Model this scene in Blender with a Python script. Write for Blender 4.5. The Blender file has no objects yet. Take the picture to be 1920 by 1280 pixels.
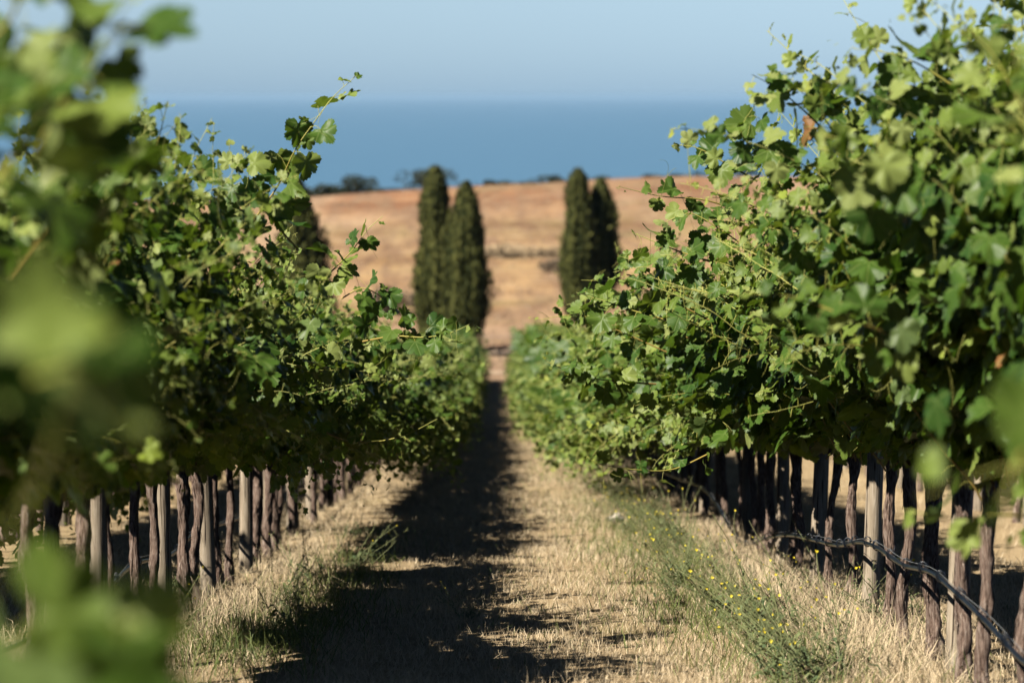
import bpy, math, random
import numpy as np
from mathutils import Vector, Matrix
R = math.radians
rng = np.random.default_rng(7)
random.seed(7)
scene = bpy.context.scene
COL = scene.collection

# ------------------------------------------------------------------ camera, sky, sun, exposure
EYE = 1.25
FPX = 85 / 36 * 1920
PITCH, YAW = R(5.794), R(0.253)
cam_d = bpy.data.cameras.new('camera')
cam = bpy.data.objects.new('camera', cam_d)
COL.objects.link(cam)
scene.camera = cam
cam_d.lens = 85
cam_d.sensor_width = 36
cam_d.clip_start = 0.1
cam_d.clip_end = 200000
cam.location = (0, 0, EYE)
cam.rotation_euler = (R(90) - PITCH, 0, -YAW)
cam_d.dof.use_dof = True
cam_d.dof.focus_distance = 12.6
cam_d.dof.aperture_fstop = 2.35
CAM_M = Matrix.Rotation(-YAW, 3, 'Z') @ Matrix.Rotation(R(90) - PITCH, 3, 'X')


def pix(px, py, d):
    """point seen at photo pixel (px, py) at world depth y = d"""
    v = CAM_M @ Vector(((px - 960) / FPX, -(py - 640) / FPX, -1))
    v = v * (d / v.y)
    return np.array((v.x, v.y, v.z + EYE))


HAZE = 0.000045
SUN_EL, SUN_SIDE = R(44.5), R(51)
SUN = np.array((-math.sin(SUN_SIDE) * math.cos(SUN_EL), -math.cos(SUN_SIDE) * math.cos(SUN_EL), math.sin(SUN_EL)))
sun_d = bpy.data.lights.new('sun', 'SUN')
sun = bpy.data.objects.new('sun', sun_d)
COL.objects.link(sun)
sun_d.energy = 5.0
sun_d.angle = R(0.5)
sun_d.color = (1.0, 0.93, 0.80)
sun.rotation_euler = Vector(SUN).to_track_quat('Z', 'Y').to_euler()

world = bpy.data.worlds.new('World')
scene.world = world
world.use_nodes = True
nt = world.node_tree
sky = nt.nodes.new('ShaderNodeTexSky')
sky.sky_type = 'NISHITA'
sky.sun_disc = False
sky.sun_elevation = SUN_EL
sky.sun_rotation = math.atan2(SUN[0], SUN[1])
sky.altitude = 100
sky.air_density = 1.0
sky.dust_density = 0.2
sky.ozone_density = 1.0
# a clear sky: blue at the horizon, deepening upwards
tc = nt.nodes.new('ShaderNodeTexCoord')
sx_ = nt.nodes.new('ShaderNodeSeparateXYZ')
nt.links.new(tc.outputs['Generated'], sx_.inputs[0])
rp = nt.nodes.new('ShaderNodeValToRGB')
nt.links.new(sx_.outputs[2], rp.inputs[0])
e_ = rp.color_ramp.elements
e_[0].position, e_[0].color = 0.0, (0.42, 0.69, 1.32, 1)
e_[1].position, e_[1].color = 0.35, (0.13, 0.155, 0.18, 1)
e_.new(0.04).color = (0.66, 0.83, 1.20, 1)
e_.new(0.12).color = (0.55, 0.62, 0.85, 1)
mxs = nt.nodes.new('ShaderNodeMix')
mxs.data_type, mxs.blend_type = 'RGBA', 'MULTIPLY'
mxs.inputs[0].default_value = 1
nt.links.new(sky.outputs[0], mxs.inputs[6])
nt.links.new(rp.outputs[0], mxs.inputs[7])
nt.links.new(mxs.outputs[2], nt.nodes['Background'].inputs[0])
nt.nodes['Background'].inputs[1].default_value = 0.051
scene.view_settings.view_transform = 'Standard'
scene.view_settings.look = 'None'
scene.view_settings.exposure = 0.97
scene.view_settings.gamma = 1
cy = scene.cycles
cy.max_bounces = 3
cy.diffuse_bounces = 0
cy.glossy_bounces = 2
cy.transmission_bounces = 3
cy.transparent_max_bounces = 4
cy.use_denoising = True
cy.caustics_reflective = False
cy.caustics_refractive = False


# ------------------------------------------------------------------ node helpers
class NT:
    def __init__(s, name):
        s.m = bpy.data.materials.new(name)
        s.m.use_nodes = True
        s.t = s.m.node_tree
        s.t.nodes.clear()
        s.out = s.n('ShaderNodeOutputMaterial')

    def n(s, kind, **kw):
        x = s.t.nodes.new(kind)
        for k, v in kw.items():
            setattr(x, k, v)
        return x

    def put(s, sock, v):
        if isinstance(v, bpy.types.NodeSocket):
            s.t.links.new(v, sock)
        elif v is not None:
            if sock.type == 'RGBA' and len(v) == 3:
                v = (*v, 1)
            sock.default_value = v

    def math(s, op, a, b=None, c=None, clamp=False):
        x = s.n('ShaderNodeMath', operation=op, use_clamp=clamp)
        s.put(x.inputs[0], a)
        if b is not None: s.put(x.inputs[1], b)
        if c is not None: s.put(x.inputs[2], c)
        return x.outputs[0]

    def mix(s, f, a, b, mode='MIX'):
        x = s.n('ShaderNodeMix', data_type='RGBA', blend_type=mode)
        s.put(x.inputs[0], f)
        s.put(x.inputs[6], a)
        s.put(x.inputs[7], b)
        return x.outputs[2]

    def ramp(s, f, stops, interp='LINEAR'):
        x = s.n('ShaderNodeValToRGB')
        x.color_ramp.interpolation = interp
        e = x.color_ramp.elements
        while len(e) < len(stops): e.new(0.5)
        for i, (p, c) in enumerate(stops):
            e[i].position = p
            e[i].color = (*c, 1) if len(c) == 3 else c
        s.put(x.inputs[0], f)
        return x.outputs[0]

    def noise(s, vec, scale, detail=4, rough=0.55, dist=0.0, out=0):
        x = s.n('ShaderNodeTexNoise')
        if vec is not None: s.put(x.inputs['Vector'], vec)
        x.inputs['Scale'].default_value = scale
        x.inputs['Detail'].default_value = detail
        x.inputs['Roughness'].default_value = rough
        x.inputs['Distortion'].default_value = dist
        return x.outputs[out]

    def mapping(s, vec, scale=(1, 1, 1), loc=(0, 0, 0)):
        x = s.n('ShaderNodeMapping')
        s.put(x.inputs[0], vec)
        x.inputs['Scale'].default_value = scale
        x.inputs['Location'].default_value = loc
        return x.outputs[0]

    def attr(s, name, out=2):
        return s.n('ShaderNodeAttribute', attribute_name=name).outputs[out]

    def geo(s, out='Position'):
        return s.n('ShaderNodeNewGeometry').outputs[out]

    def objco(s):
        return s.n('ShaderNodeTexCoord').outputs['Object']

    def objrand(s):
        return s.n('ShaderNodeObjectInfo').outputs['Random']

    def bump(s, h, strength=0.5, dist=0.01):
        x = s.n('ShaderNodeBump')
        s.put(x.inputs['Height'], h)
        x.inputs['Strength'].default_value = strength
        x.inputs['Distance'].default_value = dist
        return x.outputs[0]

    def pbsdf(s, color, rough=0.6, spec=0.3, normal=None, **kw):
        x = s.n('ShaderNodeBsdfPrincipled')
        s.put(x.inputs['Base Color'], color)
        s.put(x.inputs['Roughness'], rough)
        s.put(x.inputs['Specular IOR Level'], spec)
        if normal is not None: s.put(x.inputs['Normal'], normal)
        for k, v in kw.items():
            s.put(x.inputs[k], v)
        return x.outputs[0]

    def done(s, sh):
        s.t.links.new(sh, s.out.inputs[0])
        return s.m


def translucent_mix(N, surf, tcol, f, normal=None):
    tr = N.n('ShaderNodeBsdfTranslucent')
    N.put(tr.inputs[0], tcol)
    mx = N.n('ShaderNodeMixShader')
    N.put(mx.inputs[0], f)
    N.t.links.new(surf, mx.inputs[1])
    N.t.links.new(tr.outputs[0], mx.inputs[2])
    return mx.outputs[0]


def mat_leaf():
    N = NT('vine leaf')
    r = N.attr('rnd')
    uv = N.attr('leafuv', 1)
    sp = N.n('ShaderNodeSeparateXYZ')
    N.put(sp.inputs[0], uv)
    x = N.math('ABSOLUTE', sp.outputs[0])
    y = sp.outputs[1]
    # veins: distance to the half-lines leaving the petiole at 0, 48 and 100 degrees from the midrib
    dmin = None
    for a in (0, 46, 98):
        ca, sa = math.cos(R(a)), math.sin(R(a))
        along = N.math('ADD', N.math('MULTIPLY', x, sa), N.math('MULTIPLY', y, ca))
        across = N.math('ABSOLUTE', N.math('SUBTRACT', N.math('MULTIPLY', x, ca), N.math('MULTIPLY', y, sa)))
        pen = N.math('MULTIPLY', N.math('LESS_THAN', along, 0.0), 9.0)
        d = N.math('ADD', across, pen)
        dmin = d if dmin is None else N.math('MINIMUM', dmin, d)
    vein = N.math('SUBTRACT', 1.0, N.math('MULTIPLY', dmin, 28.0), clamp=True)
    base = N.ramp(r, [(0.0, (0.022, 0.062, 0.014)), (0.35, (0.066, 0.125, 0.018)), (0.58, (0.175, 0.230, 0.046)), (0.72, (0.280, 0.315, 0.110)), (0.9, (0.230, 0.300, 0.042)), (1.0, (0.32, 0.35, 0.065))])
    base = N.mix(N.math('GREATER_THAN', r, 1.1), base, (0.23, 0.105, 0.040))
    nz = N.noise(N.geo(), 30, 3)
    base = N.mix(N.math('MULTIPLY', nz, 0.5), base, N.mix(1.0, base, (0.62, 0.70, 0.55), 'MULTIPLY'))
    base = N.mix(N.math('MULTIPLY', vein, 0.40), base, (0.21, 0.27, 0.08))
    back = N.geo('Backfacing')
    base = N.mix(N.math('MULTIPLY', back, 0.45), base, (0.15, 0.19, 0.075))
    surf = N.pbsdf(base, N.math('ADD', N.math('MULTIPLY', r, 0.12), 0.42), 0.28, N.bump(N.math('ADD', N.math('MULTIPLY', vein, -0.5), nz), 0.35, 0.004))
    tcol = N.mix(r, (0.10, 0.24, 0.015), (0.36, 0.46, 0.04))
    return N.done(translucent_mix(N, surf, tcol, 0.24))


def mat_cane():
    N = NT('vine cane')
    r = N.attr('rnd')
    c = N.ramp(r, [(0, (0.20, 0.11, 0.045)), (0.4, (0.34, 0.25, 0.06)), (0.75, (0.36, 0.36, 0.08)), (1, (0.42, 0.44, 0.14))])
    return N.done(N.pbsdf(c, 0.5, 0.35))


def mat_bark():
    N = NT('vine bark')
    uv = N.attr('leafuv', 1)
    p = N.objco()
    st = N.noise(N.mapping(uv, (2.6, 3.2, 1)), 4.2, 5, 0.66, 1.2)
    big = N.noise(N.mapping(p, (1, 1, 0.35)), 22, 4)
    c = N.ramp(st, [(0.32, (0.020, 0.012, 0.009)), (0.42, (0.150, 0.098, 0.076)), (0.52, (0.310, 0.220, 0.176)), (0.64, (0.50, 0.405, 0.340))])
    c = N.mix(N.math('MULTIPLY', big, 0.35), c, (0.085, 0.058, 0.047))
    h = N.math('ADD', st, N.math('MULTIPLY', big, 0.4))
    return N.done(N.pbsdf(c, 0.9, 0.12, N.bump(h, 1.0, 0.02)))


def mat_post():
    N = NT('weathered timber')
    uv = N.attr('leafuv', 1)
    p = N.objco()
    rnd = N.objrand()
    off = N.n('ShaderNodeVectorMath', operation='ADD')
    N.put(off.inputs[0], uv)
    cmb = N.n('ShaderNodeCombineXYZ')
    N.put(cmb.inputs[0], N.math('MULTIPLY', rnd, 13.0))
    N.put(cmb.inputs[1], N.math('MULTIPLY', rnd, 29.0))
    N.put(off.inputs[1], cmb.outputs[0])
    v = off.outputs[0]
    fib = N.noise(N.mapping(v, (5, 1.4, 1)), 4.0, 6, 0.7, 0.5)
    crack = N.noise(N.mapping(v, (3.2, 0.45, 1)), 3.2, 3, 0.5, 0.8)
    crk = N.ramp(crack, [(0.37, (0, 0, 0)), (0.41, (1, 1, 1))])
    stain = N.noise(N.mapping(v, (1.5, 1.2, 1)), 3.5, 4, 0.6)
    c = N.ramp(fib, [(0.30, (0.150, 0.112, 0.080)), (0.5, (0.360, 0.292, 0.215)), (0.70, (0.58, 0.505, 0.405))])
    c = N.mix(N.math('MULTIPLY', N.ramp(stain, [(0.45, (0, 0, 0)), (0.7, (1, 1, 1))]), 0.55), c, (0.20, 0.155, 0.105))
    c = N.mix(N.math('MULTIPLY', rnd, 0.45), c, (0.30, 0.25, 0.19))
    # knots
    vo = N.n('ShaderNodeTexVoronoi')
    N.put(vo.inputs['Vector'], N.mapping(v, (3.0, 3.0, 1)))
    vo.inputs['Scale'].default_value = 1.6
    kn = N.ramp(vo.outputs[0], [(0.09, (1, 1, 1)), (0.17, (0, 0, 0))])
    c = N.mix(kn, c, (0.055, 0.034, 0.022))
    c = N.mix(N.math('SUBTRACT', 1.0, crk), c, (0.045, 0.032, 0.024))
    h = N.math('ADD', N.math('MULTIPLY', fib, 0.5), N.math('MULTIPLY', crk, 0.8))
    return N.done(N.pbsdf(c, 0.85, 0.15, N.bump(h, 0.7, 0.008)))


def mat_simple(name, c1, c2, scale=8, rough=0.8, spec=0.2, bumps=0.3, use_rnd=False, transl=0.0, tcol=None):
    N = NT(name)
    f = N.attr('rnd') if use_rnd else N.noise(N.objco(), scale, 5, 0.6)
    c = N.mix(f, c1, c2)
    b = None if use_rnd else N.bump(f, bumps, 0.02)
    s = N.pbsdf(c, rough, spec, b)
    if transl:
        s = translucent_mix(N, s, tcol or c2, transl)
    return N.done(s)


def mat_ground():
    N = NT('dry ground')
    p = N.geo()
    sp = N.n('ShaderNodeSeparateXYZ')
    N.put(sp.inputs[0], p)
    y = sp.outputs[1]
    wob = N.math('MULTIPLY', N.math('SUBTRACT', N.noise(N.mapping(p, (0.05, 0.02, 0)), 1, 4), 0.5), 26.0)
    yy = N.math('ADD', y, wob)
    f = N.math('DIVIDE', yy, 250.0, clamp=True)
    far = N.ramp(f, [(0.30, (0.42, 0.285, 0.185)), (0.40, (0.38, 0.255, 0.180)), (0.46, (0.44, 0.285, 0.165)), (0.56, (0.47, 0.310, 0.155)), (0.64, (0.40, 0.270, 0.145)),
                     (0.68, (0.30, 0.215, 0.110)), (0.71, (0.39, 0.245, 0.135)), (0.75, (0.25, 0.120, 0.068)), (0.775, (0.37, 0.195, 0.105)), (0.82, (0.25, 0.110, 0.062))])
    far = N.mix(1.0, far, (0.90, 0.90, 0.92), 'MULTIPLY')
    rough = N.noise(N.mapping(p, (0.42, 0.075, 0), (2, 4, 0)), 1.0, 6, 0.72)
    far = N.mix(N.ramp(rough, [(0.42, (0.9, 0.9, 0.9)), (0.56, (0, 0, 0))]), far, (0.23, 0.145, 0.095))
    pale = N.noise(N.mapping(p, (0.10, 0.018, 0), (5, 1, 0)), 1.0, 4, 0.6)
    far = N.mix(N.ramp(pale, [(0.50, (0, 0, 0)), (0.66, (0.6, 0.6, 0.6))]), far, (0.52, 0.375, 0.255))
    dk = N.noise(N.mapping(p, (0.13, 0.024, 0), (1, 7, 0)), 1.0, 5, 0.65)
    far = N.mix(N.ramp(dk, [(0.50, (0, 0, 0)), (0.66, (0.75, 0.75, 0.75))]), far, (0.24, 0.15, 0.095))
    # furrows and patchy stubble running across the slope
    fur = N.noise(N.mapping(p, (0.07, 0.16, 0)), 1.0, 6, 0.62, 0.6)
    far = N.mix(N.ramp(fur, [(0.40, (0.6, 0.6, 0.6)), (0.56, (0, 0, 0))]), far, N.mix(1.0, far, (0.60, 0.50, 0.45), 'MULTIPLY'))
    fine = N.noise(N.mapping(p, (0.6, 0.8, 0)), 1.0, 6, 0.7)
    far = N.mix(N.ramp(fine, [(0.50, (0, 0, 0)), (0.72, (0.7, 0.7, 0.7))]), far, (0.52, 0.38, 0.23))
    olive = N.noise(N.mapping(p, (0.035, 0.10, 0), (3, 8, 0)), 1.0, 4, 0.6)
    far = N.mix(N.ramp(olive, [(0.56, (0, 0, 0)), (0.72, (0.55, 0.55, 0.55))]), far, (0.20, 0.19, 0.075))
    # vineyard floor: straw-littered soil
    n1 = N.noise(p, 3.2, 6, 0.65)
    n2 = N.noise(p, 70, 5, 0.7)
    near = N.ramp(n1, [(0.30, (0.36, 0.260, 0.150)), (0.50, (0.50, 0.380, 0.230)), (0.70, (0.58, 0.450, 0.280))])
    near = N.mix(N.math('MULTIPLY', n2, 0.6), near, (0.24, 0.16, 0.08))
    gpatch = N.noise(N.mapping(p, (1, 0.5, 0), (11, 3, 0)), 0.8, 4, 0.6)
    near = N.mix(N.ramp(gpatch, [(0.58, (0, 0, 0)), (0.74, (0.45, 0.45, 0.45))]), near, (0.17, 0.16, 0.055))
    t = N.ramp(N.math('DIVIDE', y, 100.0, clamp=True), [(0.62, (0, 0, 0)), (0.78, (1, 1, 1))])
    c = N.mix(t, near, far)
    h = N.math('ADD', n2, N.math('MULTIPLY', fine, 0.5))
    return N.done(N.pbsdf(c, 0.95, 0.05, N.bump(h, 0.6, 0.03)))


def mat_sea():
    N = NT('sea water')
    p = N.geo()
    w = N.noise(N.mapping(p, (0.02, 0.006, 0)), 1, 5, 0.6)
    c = N.mix(w, (0.062, 0.160, 0.270), (0.074, 0.180, 0.295))
    return N.done(N.pbsdf(c, 0.35, 0.35))


M = {}
M['leaf'] = mat_leaf()
M['cane'] = mat_cane()
M['bark'] = mat_bark()
M['post'] = mat_post()
M['ground'] = mat_ground()
M['sea'] = mat_sea()
M['straw'] = mat_simple('dry straw', (0.40, 0.295, 0.175), (0.82, 0.68, 0.47), use_rnd=True, rough=0.7, spec=0.25, transl=0.15)
M['blade'] = mat_simple('green blade', (0.060, 0.095, 0.028), (0.22, 0.24, 0.075), use_rnd=True, rough=0.6, spec=0.3, transl=0.2, tcol=(0.2, 0.28, 0.04))
M['weed'] = mat_simple('weed stem', (0.060, 0.095, 0.042), (0.26, 0.28, 0.12), use_rnd=True, rough=0.6, spec=0.3, transl=0.12)
M['petal'] = mat_simple('yellow petal', (0.72, 0.56, 0.03), (0.80, 0.70, 0.08), use_rnd=True, rough=0.6, transl=0.2)
M['hose'] = mat_simple('black polythene hose', (0.003, 0.006, 0.013), (0.007, 0.012, 0.022), scale=40, rough=0.30, spec=0.45, bumps=0.1)
M['wire'] = mat_simple('galvanised wire', (0.10, 0.11, 0.12), (0.24, 0.25, 0.26), scale=90, rough=0.4, spec=0.6)
M['cypress'] = mat_simple('cypress spray', (0.024, 0.034, 0.010), (0.150, 0.152, 0.042), use_rnd=True, rough=0.75, spec=0.15, transl=0.06)
M['scrub'] = mat_simple('coastal scrub leaf', (0.022, 0.030, 0.018), (0.075, 0.085, 0.045), use_rnd=True, rough=0.75, spec=0.15)
M['deadbrush'] = mat_simple('dry brush', (0.17, 0.125, 0.085), (0.36, 0.28, 0.19), use_rnd=True, rough=0.9, spec=0.1)
M['palestraw'] = mat_simple('bleached straw', (0.42, 0.30, 0.18), (0.60, 0.45, 0.29), use_rnd=True, rough=0.9, spec=0.1)
M['treebark'] = mat_simple('tree bark', (0.05, 0.035, 0.025), (0.14, 0.10, 0.075), scale=14, rough=0.95, spec=0.1, bumps=0.8)
M['rust'] = mat_simple('rusty steel', (0.050, 0.028, 0.020), (0.13, 0.070, 0.045), scale=30, rough=0.8, spec=0.3)
M['rock'] = mat_simple('pale limestone', (0.36, 0.31, 0.25), (0.55, 0.49, 0.42), scale=7, rough=0.9, spec=0.15, bumps=0.6)
M['track'] = mat_simple('pale dirt track', (0.36, 0.255, 0.175), (0.50, 0.375, 0.27), scale=0.9, rough=0.95, spec=0.05)


# ------------------------------------------------------------------ mesh helpers
class MB:
    """collects triangles; build() links them as ONE mesh object"""
    def __init__(s):
        s.V, s.F, s.U, s.r, s.mi = [], [], [], [], []
        s.nv = 0

    def add(s, V, F, uv=None, rnd=0.5, mi=0):
        V = np.asarray(V, float).reshape(-1, 3)
        F = np.asarray(F, int).reshape(-1, 3)
        n = len(V)
        s.V.append(V)
        s.F.append(F + s.nv)
        s.U.append(np.zeros((n, 2)) if uv is None else np.asarray(uv, float).reshape(-1, 2))
        s.r.append(np.full(n, rnd, float) if np.isscalar(rnd) else np.asarray(rnd, float))
        s.mi.append(np.full(len(F), mi, int))
        s.nv += n
        return s

    def mesh(s, name, mats, smooth=True):
        V, F = np.concatenate(s.V), np.concatenate(s.F)
        me = bpy.data.meshes.new(name)
        me.vertices.add(len(V))
        me.vertices.foreach_set('co', V.astype(np.float32).ravel())
        me.loops.add(len(F) * 3)
        me.loops.foreach_set('vertex_index', F.astype(np.int32).ravel())
        me.polygons.add(len(F))
        me.polygons.foreach_set('loop_start', np.arange(0, len(F) * 3, 3, dtype=np.int32))
        me.polygons.foreach_set('material_index', np.concatenate(s.mi).astype(np.int32))
        me.polygons.foreach_set('use_smooth', np.full(len(F), smooth, dtype=bool))
        a = me.attributes.new('leafuv', 'FLOAT_VECTOR', 'POINT')
        U = np.concatenate(s.U)
        a.data.foreach_set('vector', np.concatenate([U, np.zeros((len(U), 1))], 1).astype(np.float32).ravel())
        b = me.attributes.new('rnd', 'FLOAT', 'POINT')
        b.data.foreach_set('value', np.concatenate(s.r).astype(np.float32))
        for m in (mats if isinstance(mats, (list, tuple)) else [mats]):
            me.materials.append(m)
        me.update(calc_edges=True)
        return me

    def build(s, name, mats, parent=None, smooth=True, loc=None):
        return link(name, s.mesh(name, mats, smooth), parent, loc)


def link(name, me, parent=None, loc=None):
    o = bpy.data.objects.new(name, me)
    COL.objects.link(o)
    if parent is not None: o.parent = parent
    if loc is not None: o.location = tuple(loc)
    return o


def tag(o, label=None, cat=None, group=None, kind=None):
    if label: o['label'] = label
    if cat: o['category'] = cat
    if group: o['group'] = group
    if kind: o['kind'] = kind
    return o


def empty(name, loc, label, cat, group=None):
    o = bpy.data.objects.new(name, None)
    o.empty_display_size = 0.1
    COL.objects.link(o)
    o.location = tuple(loc)
    return tag(o, label, cat, group)


def unit(v):
    v = np.asarray(v, float)
    return v / np.maximum(np.linalg.norm(v, axis=-1, keepdims=True), 1e-9)


def tube(mb, pts, rad, sides=6, rnd=0.5, mi=0, lump=0.0, twist=0.0, capped=True, rg=rng):
    P = np.asarray(pts, float)
    n = len(P)
    rad = np.full(n, rad, float) if np.isscalar(rad) else np.asarray(rad, float)
    T = unit(np.gradient(P, axis=0))
    a = np.array((1.0, 0, 0)) if abs(T[0][0]) < 0.8 else np.array((0, 1.0, 0))
    X = unit(a - T[0] * (a @ T[0]))
    V, U = [], []
    L = np.concatenate([[0], np.cumsum(np.linalg.norm(np.diff(P, axis=0), axis=1))])
    th = np.linspace(0, 2 * np.pi, sides, endpoint=False)
    ph = rg.uniform(0, 6.28, 4)
    for i in range(n):
        X = unit(X - T[i] * (X @ T[i]))
        Y = np.cross(T[i], X)
        tt = th + twist * L[i]
        r = rad[i]
        if lump:
            r = r * (1 + lump * (0.45 * np.sin(3 * th + ph[0] + 9 * L[i]) + 0.35 * np.sin(2 * th + ph[1] - 14 * L[i]) + 0.3 * np.sin(5 * th + ph[2] + 23 * L[i])) + lump * 0.5 * rg.normal(size=sides))
        r = np.broadcast_to(r, (sides,))
        V.append(P[i] + (np.cos(tt) * r)[:, None] * X + (np.sin(tt) * r)[:, None] * Y)
        U.append(np.stack([np.abs(th / np.pi - 1), np.full(sides, L[i])], 1))
    V, U = np.concatenate(V), np.concatenate(U)
    F = []
    for i in range(n - 1):
        a0, b0 = i * sides, (i + 1) * sides
        for k in range(sides):
            k2 = (k + 1) % sides
            F += [(a0 + k, a0 + k2, b0 + k2), (a0 + k, b0 + k2, b0 + k)]
    if capped:
        c = len(V)
        V = np.concatenate([V, P[:1], P[-1:]])
        U = np.concatenate([U, [[0, 0]], [[0, L[-1]]]])
        e = (n - 1) * sides
        for k in range(sides):
            k2 = (k + 1) % sides
            F += [(c, k2, k), (c + 1, e + k, e + k2)]
    if not np.isscalar(rnd):
        rr = np.repeat(np.asarray(rnd, float), sides)
        if capped: rr = np.concatenate([rr, [rnd[0], rnd[-1]]])
        rnd = rr
    mb.add(V, F, U, rnd, mi)


# ------------------------------------------------------------------ grape leaves
HALF = [(0.0, 1.0), (0.045, 0.915), (0.115, 0.935), (0.135, 0.85), (0.215, 0.855), (0.215, 0.745), (0.255, 0.70), (0.215, 0.595), (0.32, 0.70), (0.385, 0.675),
        (0.47, 0.69), (0.475, 0.605), (0.56, 0.585), (0.535, 0.50), (0.60, 0.455), (0.53, 0.40), (0.465, 0.335), (0.62, 0.325), (0.625, 0.225), (0.685, 0.155),
        (0.625, 0.095), (0.645, 0.005), (0.56, -0.025), (0.54, -0.115), (0.445, -0.11), (0.39, -0.19), (0.30, -0.155), (0.20, -0.205), (0.10, -0.13), (0.03, -0.02)]
LOWHALF = [(0.0, 1.0), (0.16, 0.80), (0.23, 0.66), (0.48, 0.66), (0.52, 0.38), (0.62, 0.12), (0.42, -0.14), (0.06, -0.05)]


def leaf_template(half, ring):
    right = np.array(half)
    left = right[1:][::-1] * (-1, 1)
    O = np.concatenate([right, left])
    m = len(O)
    c = np.array((0, 0.22))
    if ring:
        mid = c + (O - c) * 0.52
        V = np.concatenate([[c], mid, O])
        F = []
        for k in range(m):
            k2 = (k + 1) % m
            F += [(0, 1 + k2, 1 + k), (1 + k, 1 + k2, 1 + m + k2), (1 + k, 1 + m + k2, 1 + m + k)]
    else:
        V = np.concatenate([[c], O])
        F = [(0, 1 + (k + 1) % m, 1 + k) for k in range(m)]
    return V, np.array(F)


T_HI = leaf_template(HALF, True)
T_MID = leaf_template(HALF, False)
T_LOW = leaf_template(LOWHALF, False)


LIFT = None


def add_leaves(mb, P, nrm, tip, size, rnd, tpl, rg, mi=0):
    """P petiole ends, nrm face normals, tip directions"""
    if LIFT:  # the sunny underside of a canopy is kept clear of hanging leaves
        sg, k0, k1 = LIFT
        ok = P[:, 2] - size * 0.6 > k0 + k1 * np.maximum(sg * P[:, 0], 0)
        P, nrm, tip, size, rnd = P[ok], nrm[ok], tip[ok], size[ok], rnd[ok]
    V2, F = tpl
    n, m = len(P), len(V2)
    if n == 0: return
    Z = unit(nrm)
    Y = unit(tip - Z * np.sum(tip * Z, 1, keepdims=True))
    X = np.cross(Y, Z)
    x, y = V2[:, 0][None], V2[:, 1][None]
    fold = rg.uniform(-0.15, 0.55, (n, 1))
    droop = rg.uniform(-0.05, 0.5, (n, 1))
    wav = rg.uniform(0.02, 0.10, (n, 1))
    ph = rg.uniform(0, 6.28, (n, 1))
    ang = np.arctan2(y - 0.2, x + 1e-6)
    rr = np.sqrt(x ** 2 + (y - 0.2) ** 2)
    z = fold * (np.abs(x) - 0.25) * np.abs(x) * 1.6 - droop * (y - 0.1) ** 2 + wav * np.sin(5 * ang + ph) * rr * 1.6 + rg.uniform(-.25, .25, (n, 1)) * x * y
    asp = rg.uniform(0.92, 1.12, (n, 1))
    s = size[:, None]
    V = P[:, None, :] + (s * x * asp)[..., None] * X[:, None] + (s * y)[..., None] * Y[:, None] + (s * z)[..., None] * Z[:, None]
    FF = (F[None] + (np.arange(n) * m)[:, None, None]).reshape(-1, 3)
    UV = np.broadcast_to(V2[None], (n, m, 2)).reshape(-1, 2)
    mb.add(V.reshape(-1, 3), FF, UV, np.repeat(rnd, m), mi)


def shoot_path(p0, d0, L, droop, rg, step=0.06, wig=0.10):
    p, d = np.array(p0, float), unit(d0)
    P = [p.copy()]
    n = max(4, int(L / step))
    for i in range(n):
        s = i / n
        d = d + np.array((rg.normal() * wig, rg.normal() * wig, rg.normal() * wig * 0.6 - droop * step * (0.3 + 1.7 * s)))
        d = unit(d)
        p = p + d * step
        P.append(p.copy())
    return np.array(P)


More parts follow.
